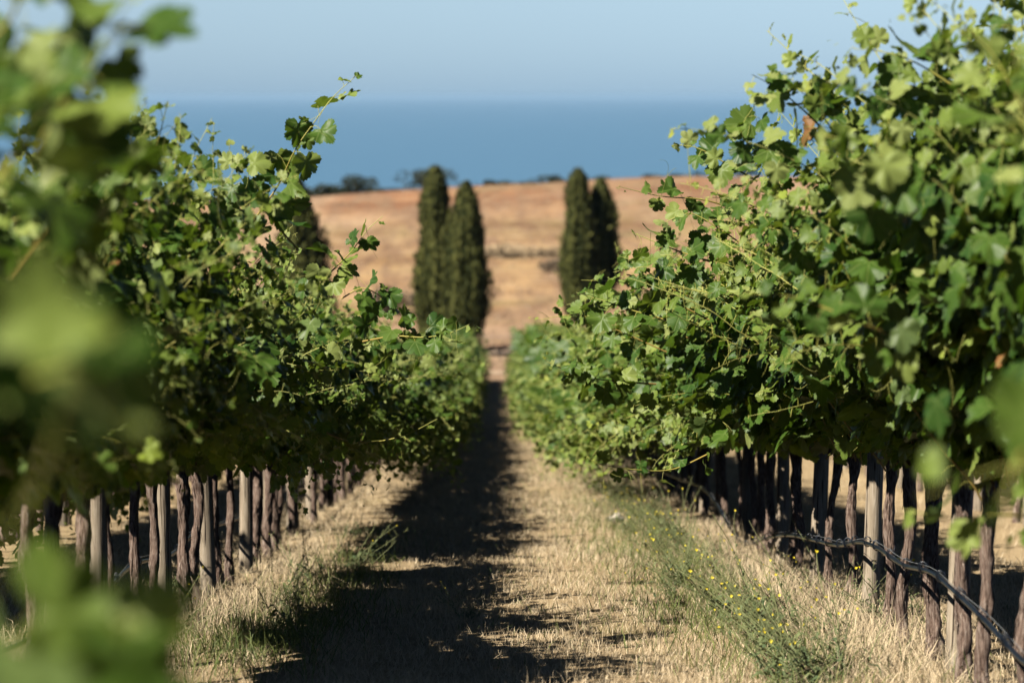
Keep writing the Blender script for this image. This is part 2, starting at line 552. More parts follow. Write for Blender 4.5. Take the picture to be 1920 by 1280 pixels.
def dress_shoot(fol, cane, P, rg, sunv, outw, tpl, size=0.125, node=0.075, sides=5, young=0.35, r0=0.0050, tend=0.3, mi_leaf=0, mi_cane=0, bare=0.0, lat=0.35):
    """a cane along P with alternate leaves on petioles, tendrils and small side leaves"""
    n = len(P)
    s = np.linspace(0, 1, n)
    if cane is not None:
        tube(cane, P, r0 * (1 - 0.75 * s), sides, np.clip(0.35 + 0.6 * s + rg.normal() * 0.08, 0, 1), mi_cane, capped=False)
    seg = np.concatenate([[0], np.cumsum(np.linalg.norm(np.diff(P, axis=0), axis=1))])
    L = seg[-1]
    q = np.arange(bare + 0.03, L, node) + rg.uniform(-0.015, 0.015, len(np.arange(bare + 0.03, L, node)))
    q = np.clip(q, 0, L)
    if len(q) == 0: return
    Q = np.stack([np.interp(q, seg, P[:, k]) for k in range(3)], 1)
    T = unit(np.stack([np.interp(q + 0.02, seg, P[:, k]) for k in range(3)], 1) - np.stack([np.interp(np.maximum(q - 0.02, 0), seg, P[:, k]) for k in range(3)], 1))
    f = q / L
    m = len(q)
    side = unit(np.cross(T, rg.normal(size=(m, 3))))
    alt = np.where(np.arange(m) % 2 == 0, 1.0, -1.0)[:, None]
    base = unit(np.cross(T, np.array((0.3, 1.0, 0.2)) + rg.normal(size=3) * 0.3))
    pet = unit(base * alt * 0.9 + side * 0.6 + T * 0.4 + np.array((0, 0, 0.25)))
    sz = size * np.interp(f, [0, 0.15, 0.55, 0.82, 1.0], [0.8, 1.0, 1.0, 0.62, 0.22]) * rg.uniform(0.78, 1.18, m)
    pl = sz * rg.uniform(0.45, 0.85, m)
    E = Q + pet * pl[:, None] - np.array((0, 0, 1.0)) * (pl ** 2 * 1.2)[:, None]
    nrm = outw * 0.5 + sunv * 0.30 + np.array((0, 0, 0.25)) + rg.normal(size=(m, 3)) * 0.65
    tip = pet * 0.7 + np.array((0, 0, -0.75)) + outw * 0.2 + rg.normal(size=(m, 3)) * 0.35
    tip = np.where((f > 0.85)[:, None], T + pet * 0.4, tip)
    rn = np.clip(rg.beta(2.2, 2.4, m) * 0.8 + young * np.clip((f - 0.65) / 0.35, 0, 1) ** 1.5, 0, 1)
    rn = np.where(rg.random(m) < 0.0025, 1.2, rn)
    add_leaves(fol, E, nrm, tip, sz, rn, tpl, rg, mi_leaf)
    # side-shoot leaves sit close to the cane
    k = rg.random(m) < lat
    if k.any():
        mm = k.sum()
        P2 = Q[k] + rg.normal(size=(mm, 3)) * 0.05 + pet[k] * 0.03
        add_leaves(fol, P2, nrm[k] + rg.normal(size=(mm, 3)) * 0.5, -pet[k] + rg.normal(size=(mm, 3)) * 0.6, sz[k] * rg.uniform(0.35, 0.65, mm), np.clip(rn[k] + 0.12, 0, 1), tpl, rg, mi_leaf)
    if cane is not None:
        for i in range(m):
            c0, c1 = Q[i], E[i]
            mid = (c0 + c1) / 2 + np.array((0, 0, 0.012))
            tube(cane, np.array((c0, mid, c1)), (0.0016, 0.0013, 0.0011), 3, 0.72, mi_cane, capped=False)
            if rg.random() < tend and f[i] > 0.3:
                tendril(cane, Q[i], -pet[i] + np.array((0, 0, -0.4)), rg.uniform(0.10, 0.24), rg, mi_cane)


def tendril(mb, p, d, L, rg, mi=0, r=0.0011):
    n = 12
    d = unit(d + rg.normal(size=3) * 0.35)
    ax = unit(rg.normal(size=3))
    pts = [np.array(p)]
    c = rg.uniform(0.3, 1.6)
    for i in range(n):
        a = (i / n) ** 2 * c * 0.9
        d = unit(d + np.cross(ax, d) * a * 0.45 + np.array((0, 0, -0.05)))
        pts.append(pts[-1] + d * L / n)
        if i == 4 and rg.random() < 0.6:
            d2 = unit(d + np.cross(ax, d) * rg.choice((-1, 1)) * 0.8)
            q = [pts[-1]]
            for k in range(6):
                d2 = unit(d2 + np.array((0, 0, -0.1)) + np.cross(ax, d2) * -0.1 * c)
                q.append(q[-1] + d2 * L / n)
            tube(mb, q, np.linspace(r, r * 0.5, len(q)), 3, 0.8, mi, capped=False)
    tube(mb, pts, np.linspace(r * 1.2, r * 0.45, len(pts)), 3, 0.8, mi, capped=False)


SHOOTS = {  # kind: count, sideways from/to, length from/to, droop from/to; then the lowest height kept
    'tall': ((('droop', 6, 0.6, 1.15, 0.9, 1.35, 0.7, 1.5), ('mid', 13, 0.15, 0.85, 1.25, 1.95, 0.10, 0.6), ('up', 10, -0.25, 0.3, 1.1, 1.75, 0.0, 0.4), ('away', 5, -0.75, -0.2, 0.7, 1.2, 0.3, 1.0)), 0.84),
    'narrow': ((('droop', 4, 0.2, 0.5, 0.6, 0.9, 0.7, 1.5), ('mid', 5, 0.05, 0.25, 0.9, 1.3, 0.10, 0.5), ('up', 7, -0.25, 0.15, 1.0, 1.4, 0.0, 0.4), ('away', 6, -0.9, -0.2, 0.8, 1.2, 0.3, 1.0)), 0.84),
    'outer': ((('droop', 12, 0.9, 1.9, 1.1, 1.75, 1.4, 2.6), ('mid', 8, 0.15, 0.9, 0.95, 1.45, 0.3, 1.0), ('up', 8, -0.25, 0.25, 0.8, 1.25, 0.0, 0.5), ('away', 6, -0.9, -0.2, 0.7, 1.2, 0.6, 1.4)), 0.22),
    'middle': ((('droop', 8, 0.8, 1.7, 1.1, 1.7, 0.9, 2.0), ('mid', 9, 0.25, 1.0, 1.15, 1.75, 0.1, 0.8), ('up', 6, -0.25, 0.3, 0.9, 1.45, 0.0, 0.5), ('away', 4, -0.75, -0.2, 0.6, 1.0, 0.4, 1.3)), 0.66),
    'low': ((('droop', 10, 1.0, 1.9, 1.1, 1.75, 1.4, 2.5), ('mid', 7, 0.15, 0.9, 0.85, 1.3, 0.4, 1.2), ('up', 5, -0.25, 0.25, 0.65, 1.1, 0.0, 0.6), ('away', 3, -0.75, -0.2, 0.6, 0.9, 0.6, 1.4)), 0.3),
}


def canopy(rg, side, lod, form):
    """foliage and cane meshes of one vine; the alley is at +x before mirroring by SIDE (+1 / -1)"""
    global LIFT
    LIFT = (1, 0.80, 0.95) if side < 0 and form == 'tall' else None  # the alley is +x here
    fol, cane = MB(), MB()
    sunv = SUN * (side, 1, 1)
    tpl = {0: T_HI if form == 'tall' else T_MID, 1: T_MID, 2: T_LOW}[lod]
    kinds, zmin = SHOOTS[form]
    if side > 0 and form == 'tall': zmin = 0.98
    if side < 0 and form == 'tall': zmin, kinds = 1.1, (('mid', 15, 0.15, 0.70, 1.2, 1.95, 0.0, 0.4),) + kinds[2:]
    if side < 0 and form == 'middle': zmin, kinds = 0.8, (('droop', 5, 0.8, 1.6, 1.0, 1.6, 0.6, 1.6),) + kinds[1:]
    if side > 0 and form == 'tall': kinds = tuple((k[0], k[1] - 4) + k[2:] if k[0] in ('mid', 'up') else k for k in kinds)
    shrink = 0.86 if side > 0 and form != 'low' else 1.0  # the sheltered row grows a little shorter
    for kind, cnt, x0, x1, l0, l1, g0, g1 in kinds:
        for _ in range(cnt):
            p0 = np.array((rg.normal() * 0.06, rg.uniform(-0.36, 0.36), rg.uniform(0.86, 1.0)))
            d0 = (rg.uniform(x0, x1), rg.normal() * 0.35, 0.75 if kind == 'droop' else 1.0)
            P = shoot_path(p0, d0, rg.uniform(l0, l1) * (shrink if kind == 'mid' and form == 'middle' else 1), rg.uniform(g0, g1), rg)
            keep = (P[:, 2] > zmin) | (np.arange(len(P)) < 6)
            if not keep.all(): P = P[:max(4, int(np.argmin(keep)))]
            outw = unit(np.array((d0[0] * 1.2, 0, 0.3)))
            dress_shoot(fol, cane if lod < 2 else None, P, rg, sunv, outw, tpl, size=0.112 if lod < 2 else 0.155,
                        node=0.049 if lod < 2 else 0.105, sides=5 if lod == 0 else 4, tend=0.22 if lod == 0 else 0.1)
    # leaves inside the head of the vine
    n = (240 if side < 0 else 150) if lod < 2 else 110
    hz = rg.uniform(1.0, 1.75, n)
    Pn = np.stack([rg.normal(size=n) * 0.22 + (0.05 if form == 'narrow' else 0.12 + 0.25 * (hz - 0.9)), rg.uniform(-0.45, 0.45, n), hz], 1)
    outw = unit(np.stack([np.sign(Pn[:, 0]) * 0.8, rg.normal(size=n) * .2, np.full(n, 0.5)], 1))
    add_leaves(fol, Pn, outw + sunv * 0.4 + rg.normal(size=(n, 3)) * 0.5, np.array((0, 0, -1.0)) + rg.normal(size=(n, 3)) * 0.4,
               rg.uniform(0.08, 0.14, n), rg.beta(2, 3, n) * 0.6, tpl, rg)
    LIFT = None
    if side < 0:
        for mb in (fol, cane):
            mb.V = [v * (-1, 1, 1) for v in mb.V]
            mb.F = [f_[:, ::-1] for f_ in mb.F]
    a = fol.mesh('foliage', M['leaf'])
    b = cane.mesh('canes', M['cane']) if cane.nv else None
    return a, b


def trunk_mesh(rg, sides=12, fine=True):
    mb = MB()
    n = 26 if fine else 9
    z = np.linspace(-0.12, 0.95, n)
    ax, ay = rg.normal() * 0.012, rg.normal() * 0.012
    ph = rg.uniform(0, 6.28, 4)
    x = ax * np.sin(z * 5 + ph[0]) + rg.uniform(0.002, 0.012) * np.sin(z * rg.uniform(8, 15) + ph[1]) - ax * math.sin(ph[0])
    y = ay * np.sin(z * 4 + ph[2]) + rg.uniform(0.002, 0.010) * np.sin(z * rg.uniform(8, 14) + ph[3])
    r = 0.030 + 0.012 * np.exp(-((z + 0.02) / 0.12) ** 2) + 0.014 * np.clip((z - 0.75) / 0.2, 0, 1)
    r = r * rg.uniform(0.66, 1.1) * (1 + 0.10 * np.sin(z * 17 + ph[1]))
    tube(mb, np.stack([x, y, z], 1), r, sides, lump=0.24, twist=rg.uniform(-2.5, 2.5), rg=rg)
    # two short gnarled arms along the row
    for s in (-1, 1):
        k = np.linspace(0, 1, 8 if fine else 4)
        arm = np.stack([x[-1] + 0.02 * np.sin(k * 5 + ph[0]), y[-1] + s * 0.36 * k, 0.90 + 0.06 * np.sin(k * 3) + 0.03 * k], 1)
        tube(mb, arm, 0.026 - 0.012 * k, max(6, sides - 4), lump=0.15, rg=rg)
    if fine:  # shaggy strips of loose bark
        for _ in range(26):
            i = rg.integers(3, n - 3)
            a = rg.uniform(0, 6.28)
            dv = np.array((math.cos(a), math.sin(a), 0))
            p = np.array((x[i], y[i], z[i])) + dv * r[i] * 1.02
            l = rg.uniform(0.03, 0.09)
            w = np.cross(dv, (0, 0, 1)) * 0.004
            q = p + np.array((0, 0, -l)) + dv * rg.uniform(0.004, 0.016)
            mb.add([p - w, p + w, q + w * .5, q - w * .5], [(0, 1, 2), (0, 2, 3)], [(0.1, 0), (.2, 0), (.2, l), (.1, l)])
    return mb.mesh('trunk', M['bark'])


def post_mesh(rg, h=0.95, r=0.046, jag=0.05, sides=20):
    mb = MB()
    n = 14
    z = np.concatenate([np.linspace(-0.2, h * 0.9, n - 3), [h * 0.94, h * 0.975, h]])
    lean = rg.normal(size=2) * 0.012
    th = np.linspace(0, 2 * np.pi, sides, endpoint=False)
    ph = rg.uniform(0, 6.28, 3)
    prof = 1 + 0.03 * np.sin(2 * th + ph[0]) + 0.025 * np.sin(3 * th + ph[1])
    top = jag * (0.5 * np.sin(th + ph[2]) + 0.35 * rg.normal(size=sides)) - jag * 0.4
    V, U, F = [], [], []
    for i, zz in enumerate(z):
        t = np.clip((zz - h * 0.86) / (h * 0.14), 0, 1)
        rr = r * prof * (1.06 - 0.10 * zz / h) * (1 + 0.012 * rg.normal(size=sides))
        V.append(np.stack([np.cos(th) * rr + lean[0] * zz, np.sin(th) * rr + lean[1] * zz, zz + top * t], 1))
        U.append(np.stack([np.abs(th / np.pi - 1), np.full(sides, zz)], 1))
    for i in range(n - 1):
        for k in range(sides):
            k2 = (k + 1) % sides
            a, b = i * sides, (i + 1) * sides
            F += [(a + k, a + k2, b + k2), (a + k, b + k2, b + k)]
    V, U = np.concatenate(V), np.concatenate(U)
    c = len(V)
    V = np.concatenate([V, [[lean[0] * h, lean[1] * h, h - jag * 0.6]]])
    U = np.concatenate([U, [[0.5, h]]])
    e = (n - 1) * sides
    F += [(c, e + k, e + (k + 1) % sides) for k in range(sides)]
    mb.add(V, F, U)
    me = mb.mesh('post', M['post'])
    return me


# ------------------------------------------------------------------ terrain
TY = np.array([-30, 0, 15, 30, 45, 60, 78, 100, 120, 150, 175, 190, 200, 208, 225, 300, 600, 1200, 3000.])
TZ = np.array([3.6, 0, -1.824, -3.55, -5.09, -6.43, -7.78, -9.15, -9.35, -8.65, -7.55, -6.65, -6.30, -6.5, -7.6, -14, -40, -80, -200.])


def hermite(x):
    x = np.asarray(x, float)
    h = np.diff(TY)
    dl = np.diff(TZ) / h
    m = np.zeros(len(TY))
    m[0], m[-1] = dl[0], dl[-1]
    for i in range(1, len(TY) - 1):
        m[i] = 0 if dl[i - 1] * dl[i] <= 0 else (h[i - 1] + h[i]) / (h[i] / dl[i - 1] + h[i - 1] / dl[i])
    i = np.clip(np.searchsorted(TY, x) - 1, 0, len(h) - 1)
    t = (x - TY[i]) / h[i]
    return ((2 * t ** 3 - 3 * t ** 2 + 1) * TZ[i] + (t ** 3 - 2 * t ** 2 + t) * h[i] * m[i] + (-2 * t ** 3 + 3 * t ** 2) * TZ[i + 1] + (t ** 3 - t ** 2) * h[i] * m[i + 1])


def gz(x, y):
    x, y = np.asarray(x, float), np.asarray(y, float)
    z = hermite(y)
    w = np.clip((y - 95) / 100, 0, 1)
    z = z + w * (0.055 * x * np.clip(60 / (np.abs(x) + 60), 0, 1) + 0.18 * np.sin(x * 0.11 + 1) * np.sin(y * 0.07) + 0.10 * np.sin(x * 0.31 + y * 0.2))
    wn = np.clip((90 - y) / 20, 0, 1)
    z = z + wn * (0.018 * np.sin(x * 2.1 + 0.6) * np.sin(y * 0.9) + 0.010 * np.sin(x * 5.3 + y * 1.7))
    return z


def build_ground():
    ys = np.concatenate([np.arange(-12, 40, 0.3), np.arange(40, 100, 0.8), np.arange(100, 240, 1.6), np.geomspace(240, 3000, 40)])
    k = np.linspace(-1, 1, 201)  # reaches 2.5 km each way
    xs = np.sign(k) * (np.abs(k) * 24 + np.abs(k) ** 6 * 2500)
    X, Y = np.meshgrid(xs, ys)
    Z = gz(X, Y)
    nx, ny = len(xs), len(ys)
    i = np.arange(nx * ny).reshape(ny, nx)
    a, b, c, d = i[:-1, :-1].ravel(), i[:-1, 1:].ravel(), i[1:, 1:].ravel(), i[1:, :-1].ravel()
    F = np.concatenate([np.stack([a, b, c], 1), np.stack([a, c, d], 1)])
    mb = MB().add(np.stack([X.ravel(), Y.ravel(), Z.ravel()], 1), F)
    o = mb.build('ground', M['ground'])
    tag(o, kind='structure')
    # a pale track crosses the slope at the end of the rows
    mb = MB()
    xs = np.linspace(-30, 30, 121)
    ws = np.linspace(-1.0, 1.0, 7)
    rows = []
    for x in xs:
        yc = 80.3 + 0.012 * x * x * 0.2 + 0.35 * x * 0.4
        yy = yc + ws * (1.6 + 0.2 * math.sin(x * 1.3))
        rows.append(np.stack([np.full(7, x), yy, gz(np.full(7, x), yy) + 0.02 + 0.03 * (1 - ws ** 2)], 1))
    V = np.concatenate(rows)
    F = []
    for i_ in range(120):
        for k_ in range(6):
            p = i_ * 7 + k_
            F += [(p, p + 7, p + 8), (p, p + 8, p + 1)]
    tag(mb.add(V, F).build('path', M['track']), kind='structure')
    # the sea
    mb = MB()
    S = 60000
    mb.add([(-S, 900, -72), (S, 900, -72), (S, S, -72), (-S, S, -72)], [(0, 1, 2), (0, 2, 3)])
    tag(mb.build('sea', M['sea'], smooth=False), kind='structure')


build_ground()

# ------------------------------------------------------------------ the rows
XL, XR, XL2, XR2 = -1.77, 1.98, -3.95, 4.75
CAN = {}
for row, side in (('L', 1), ('R', -1)):
    CAN[row] = {'narrow': [canopy(np.random.default_rng(150 + i + side * 50), side, 1, 'narrow') for i in range(4)],
                'tall': [canopy(np.random.default_rng(100 + i + side * 50), side, 0, 'tall') for i in range(8)],
                'middle': [canopy(np.random.default_rng(200 + i + side * 50), side, 0, 'middle') for i in range(5)],
                'low': [canopy(np.random.default_rng(300 + i + side * 50), side, 1, 'low') for i in range(5)]}
OV = [canopy(np.random.default_rng(500 + i), 1, 2, 'outer') for i in range(5)]
TR = [trunk_mesh(np.random.default_rng(600 + i)) for i in range(12)]
TRF = [trunk_mesh(np.random.default_rng(650 + i), 7, False) for i in range(5)]
POSTS = [post_mesh(np.random.default_rng(700 + i), 0.95, 0.046, 0.05) for i in range(7)]
VINES = []


def vscale(d):
    return float(np.interp(d, [3, 8, 11, 15, 22, 30, 80], [1.05, 1.08, 1.02, 1.0, 1.0, 1.0, 0.95]))


def vine(x, d, row, label, group):
    rg = random
    e = empty('grapevine', (x + rg.gauss(0, 0.03), d, float(gz(x, d))), label, 'grapevine', group)
    near = d < 30
    if row in 'LR':
        src = CAN[row]['narrow' if d < (7.0 if row == 'R' else 6.6) else 'tall' if d + rg.uniform(-1.5, 1.5) < 14 else 'middle' if d + rg.uniform(-2, 2) < 23 else 'low']
    else:
        src = OV
    fo, ca = rg.choice(src)
    s = vscale(d)
    tr = link('trunk', rg.choice(TR if d < 24 and row in 'LR' else TRF), e)
    tr.rotation_euler.z = rg.uniform(-0.5, 0.5) + (math.pi if rg.random() < 0.5 else 0)
    tr.scale = (1, 1, rg.uniform(0.95, 1.03))
    yw = rg.uniform(-0.16, 0.16)
    s *= rg.uniform(0.92, 1.08) * {'L': 0.80 if 6.6 < d < 9 else 0.87 if 9 <= d < 15 else 0.95, 'l': 1.2}.get(row, 1.0)
    for nm, me in (('foliage', fo), ('canes', ca)):
        if me is None: continue
        o = link(nm, me, e)
        o.rotation_euler.z = yw
        o.scale = ((rg.uniform(0.80, 1.14) if d < 26 else rg.uniform(0.9, 1.1)) * (float(np.interp(d, [12, 22, 40], [1.0, 1.2, 1.52])) if row == 'R' else float(np.interp(d, [7, 12, 16, 22, 36], [0.84, 0.86, 1.0, 1.08, 1.16])) if row == 'L' else 1.0), 1, s)
        if nm == 'canes': o.scale = e.children[-2].scale
        o.location.z = 0.9 * (1 - s) + (0.14 if row == 'R' and d < 9.4 else 0)
    e['d'] = d
    VINES.append((row, d, e))
    return e


RP = [10.5, 12.75, 14.8, 16.9, 19.2]
LP = [10.5, 12.45, 14.3, 16.2, 18.3]
while RP[-1] < 74: RP.append(RP[-1] + 2.15 + 0.12 * math.sin(len(RP) * 2.3))
while LP[-1] < 72: LP.append(LP[-1] + 2.05 + 0.12 * math.sin(len(LP) * 1.9))
RT = [9.55, 10.07, 10.95, 11.5, 12.2, 13.5, 14.2, 15.5, 16.3, 17.5, 18.3]
LT = [9.1, 9.85, 10.95, 11.46, 12.0, 13.05, 13.7, 14.85, 15.35, 16.9, 17.5]
t = 1.6
RN, LN = [], []
while t < 9.2:
    RN.append(t)
    LN.append(t + 0.2)
    t += 0.74
while RT[-1] < 75: RT.append(RT[-1] + 0.70 + 0.08 * math.sin(len(RT) * 1.7))
while LT[-1] < 73: LT.append(LT[-1] + 0.69 + 0.08 * math.sin(len(LT) * 2.1))

for row, x, T in (('L', XL, LN + LT), ('R', XR, RN + RT)):
    for d in T:
        vine(x, d, row, 'x', 'x')
for row, x in (('l', XL2), ('r', XR2)):
    d = 12.0 if row == 'l' else 15.0
    while d < 52:
        vine(x, d, row, 'x', 'x')
        d += 0.75 if row == 'l' and d < 26 else 1.0
PO = []
for row, x, T in (('L', XL, LP), ('R', XR, RP)):
    for i, d in enumerate(T):
        xx = x + random.gauss(0, 0.015)
        o = link('vineyard_post', POSTS[i % 7], None, (xx, d, float(gz(x, d))))
        o.rotation_euler = (random.gauss(0, 0.018), random.gauss(0, 0.02), random.uniform(0, 6.28))
        o.scale = (1, 1, random.uniform(0.93, 1.05))
        PO.append((row, d, o))
for row, x in (('l', XL2), ('r', XR2)):
    for i in range(13):
        d = 14.6 + i * 2.3
        o = link('vineyard_post', POSTS[i % 7], None, (x, d, float(gz(x, d))))
        o.rotation_euler = (random.gauss(0, 0.02), random.gauss(0, 0.02), random.uniform(0, 6.28))
        PO.append((row, d, o))

# ------------------------------------------------------------------ grass (stuff nobody could count)


def blades(mb, X, Y, H, W, rg, lean=0.5, r0=0.0, r1=1.0, curve=0.5):
    n = len(X)
    Z = gz(X, Y)
    a = rg.uniform(0, 6.28, n)
    w = np.stack([np.cos(a), np.sin(a), np.zeros(n)], 1) * (W / 2)[:, None]
    b = rg.uniform(0, 6.28, n)
    ln = np.abs(rg.normal(size=n)) * lean
    L = np.stack([np.cos(b) * ln, np.sin(b) * ln, np.ones(n)], 1)
    L = unit(L) * H[:, None]
    P = np.stack([X, Y, Z - 0.01], 1)
    side = np.stack([np.cos(b), np.sin(b), np.zeros(n)], 1)
    c = (rg.uniform(0, curve, n) * H)[:, None]
    m = P + L * 0.55 + side * c * 0.15
    tp = P + L + side * c * 0.6 - np.array((0, 0, 1.0)) * c * 0.5
    V = np.stack([P - w, P + w, m - w * .7, m + w * .7, tp], 1).reshape(-1, 3)
    F = np.array([(0, 1, 3), (0, 3, 2), (2, 3, 4)])
    FF = (F[None] + (np.arange(n) * 5)[:, None, None]).reshape(-1, 3)
    mb.add(V, FF, None, np.repeat(np.clip(rg.uniform(r0, r1, n), 0, 1), 5))


def patchy(X, Y, sc, ph):
    return 0.5 + 0.25 * np.sin(X * 2.3 * sc + ph) * np.sin(Y * 1.1 * sc + 1.7 * ph) + 0.25 * np.sin(X * 5.1 * sc - 2 * ph + Y * 0.6 * sc) * np.sin(Y * 2.7 * sc + ph)


g = np.random.default_rng(11)
mb = MB()
for y0, y1, n, hs in ((8.5, 15, 120000, 1.0), (15, 24, 80000, 1.15), (24, 42, 60000, 1.4)):
    X, Y = g.uniform(-3.4, 3.6, n), g.uniform(y0, y1, n)
    k = g.random(n) < 0.35 + 0.65 * patchy(X, Y, 1.0, 0.4)
    X, Y = X[k], Y[k]
    blades(mb, X, Y, g.uniform(0.025, 0.075, len(X)) * hs, g.uniform(0.002, 0.0045, len(X)) * hs, g, 0.75, 0.0, 1.0)
for x0, x1, n in ((-2.5, -1.40, 11000), (1.25, 3.0, 22000), (-6.5, -2.6, 9000), (3.0, 6.5, 16000)):
    X, Y = g.uniform(x0, x1, n), 9 + 26 * g.random(n) ** 1.5
    k = g.random(n) < patchy(X, Y, 1.3, 2.0) * 1.2 - 0.1
    X, Y = X[k], Y[k]
    blades(mb, X, Y, g.uniform(0.05, 0.18, len(X)), g.uniform(0.002, 0.0045, len(X)), g, 0.6, 0.05, 0.95, 1.3)
for cx, cy_, sx_, sy_, m, h_ in ((-1.45, 12.8, 0.16, 0.6, 1300, 0.28), (-1.45, 16.5, 0.15, 1.2, 900, 0.24), (1.75, 12.0, 0.22, 1.3, 3500, 0.30), (1.7, 15.5, 0.2, 1.6, 3000, 0.30)):
    blades(mb, g.normal(cx, sx_, m), g.normal(cy_, sy_, m), g.uniform(0.3, 1.0, m) * h_, g.uniform(0.002, 0.004, m), g, 0.7, 0.1, 0.8, 1.6)
for k in range(260):
    cx, cy_ = g.uniform(-1.3, 1.6), 9.5 + 22 * g.random() ** 1.4
    m = g.integers(8, 40)
    blades(mb, g.normal(cx, 0.04, m), g.normal(cy_, 0.05, m), g.uniform(0.06, 0.15, m), g.uniform(0.002, 0.004, m), g, 0.5, 0.0, 0.8, 1.0)
tag(mb.build('dry_grass', M['straw']), 'short straw coloured dry grass covering the alley between the vine rows', 'grass', kind='stuff')
mb = MB()
for cx, cy, sx, sy, n, h in ((-1.22, 11.6, 0.22, 0.9, 2600, 0.20), (-1.05, 15.5, 0.18, 2.5, 2200, 0.22), (1.15, 12.6, 0.24, 1.6, 2600, 0.18), (1.0, 18, 0.25, 4, 3600, 0.2), (1.38, 13, 0.15, 3.5, 3600, 0.22), (1.32, 20, 0.15, 5, 3000, 0.24), (-1.15, 13.5, 0.2, 1.6, 1500, 0.2),
                             (0.15, 14, 0.25, 2.0, 700, 0.10), (1.9, 13, 0.3, 3, 1200, 0.2), (-1.9, 13, 0.3, 3, 900, 0.2), (0.9, 28, .35, 6, 2500, .2)):
    X, Y = g.normal(cx, sx, n), g.normal(cy, sy, n)
    k = (Y > 8.5) & (g.random(n) < 0.2 + patchy(X, Y, 2.0, 1.0))
    X, Y = X[k], Y[k]
    blades(mb, X, Y, g.uniform(0.3, 1.0, len(X)) * h, g.uniform(0.003, 0.006, len(X)), g, 0.55, 0, 1, 1.0)
tag(mb.build('green_grass', M['blade']), 'thin green grass tufts among the straw along the row feet', 'grass', kind='stuff')

# ------------------------------------------------------------------ yellow-flowered weeds


def weed_meshes(rg):
    st, lf, heads = MB(), MB(), []
    for k in range(rg.integers(10, 15)):
        p0 = np.array((rg.normal() * 0.07, rg.normal() * 0.07, -0.01))
        d0 = (-0.75 + rg.normal() * 0.55, rg.normal() * 0.45, 0.9)
        L = rg.uniform(0.25, 0.72)
        P = shoot_path(p0, d0, L, rg.uniform(-0.9, 0.6), rg, step=0.04, wig=0.045)
        s = np.linspace(0, 1, len(P))
        tube(st, P, 0.0034 * (1 - 0.6 * s), 4, np.clip(0.45 + 0.6 * s, 0, 1), capped=False)
        tips = [P[-1]]
        for j in range(1, len(P) - 1):
            f = j / len(P)
            if f < 0.55:
                for _ in range(2 if f < 0.3 else 1):  # narrow lobed leaf
                    a = rg.uniform(0, 6.28)
                    o = unit(np.array((math.cos(a), math.sin(a), rg.uniform(-0.2, 0.8))))
                    l = rg.uniform(0.04, 0.11) * (1.2 - f)
                    w = unit(np.cross(o, (0, 0, 1.0) + rg.normal(size=3) * 0.3)) * l * 0.13
                    q0, q1 = P[j], P[j] + o * l * 0.5 + np.array((0, 0, 0.01))
                    q2 = P[j] + o * l - np.array((0, 0, l * 0.25))
                    lf.add([q0, q1 - w, q1 + w, q1 + o * l * .12 - w * .5, q1 + o * l * .12 + w * .5, q2], [(0, 1, 2), (1, 3, 2), (2, 3, 4), (3, 5, 4)], None, rg.uniform(0, 0.55))
            elif rg.random() < 0.6:
                a = rg.uniform(0, 6.28)
                e = P[j] + np.array((math.cos(a) * 0.03, math.sin(a) * 0.03, 0.035)) * rg.uniform(.6, 1.6)
                tube(st, np.array((P[j], (P[j] + e) / 2, e)), 0.0013, 3, 0.9, capped=False)
                if rg.random() < 0.22: tips.append(e)
        for h in tips:
            if rg.random() < 0.26: heads.append(h)
    return st.mesh('stems', M['weed']), lf.mesh('leaves', M['weed'], False), heads[:9]


def flower_mesh(rg):
    fl = MB()
    nn0 = np.array((-0.3, -0.6, 0.7))
    nn = unit(nn0 + rg.normal(size=3) * 0.4)
    X = unit(np.cross(nn, rg.normal(size=3)))
    Y = np.cross(nn, X)
    V, F = [np.zeros(3)], []
    for a in range(4):
        ca, sa = math.cos(a * 1.571), math.sin(a * 1.571)
        u, v = X * ca + Y * sa, -X * sa + Y * ca
        r = rg.uniform(0.008, 0.011)
        i = len(V)
        V += [u * r * .6 - v * r * .48 + nn * .002, u * r + nn * .004, u * r * .6 + v * r * .48 + nn * .002]
        F += [(0, i, i + 1), (0, i + 1, i + 2)]
    fl.add(V, F, None, rg.random())
    return fl.mesh('flower', M['petal'], False)


FLOWERS = [flower_mesh(np.random.default_rng(850 + i)) for i in range(5)]
WEEDS = [weed_meshes(np.random.default_rng(800 + i)) for i in range(7)]
WL = []


def weed(x, y, s=1.0, rz=0.0):
    e = empty('flowering_weed', (x, y, float(gz(x, y))), 'x', 'weed', 'yellow flowered weeds')
    e.scale = (s, s, s)
    e.rotation_euler.z = rz
    st, lf, heads = random.choice(WEEDS)
    link('stems', st, e)
    link('leaves', lf, e)
    for h in heads:
        link('flower', random.choice(FLOWERS), e, h)
    WL.append((x, y, e))


for i in range(46):
    y = 9.9 + 19 * (i / 46) ** 1.25
    weed((1.42 if y < 14 else 1.32) + random.gauss(0, 0.13), y, random.uniform(0.65, 1.1) * (0.95 if y < 13 else 0.78), random.uniform(-0.6, 0.6))
for i in range(6):
    weed(1.9 + random.gauss(0, 0.2), random.uniform(10.5, 16), random.uniform(0.7, 0.9), random.uniform(0, 6))
for x, y in ((-1.0, 11.4), (-1.15, 12.7), (-1.0, 14.6), (-0.95, 16.0), (-1.1, 12.2), (-0.95, 13.1), (-1.3, 14.1), (-1.2, 19.5), (-1.25, 15.4), (-1.05, 16.6), (-1.2, 17.7), (-1.7, 12.0), (-2.0, 14.2), (-1.95, 11.2), (-0.28, 13.6), (-0.2, 12.9)):
    weed(x, y, random.uniform(0.6, 0.8) if x < -1 else 0.35, random.uniform(0, 6))

# ------------------------------------------------------------------ drip hoses


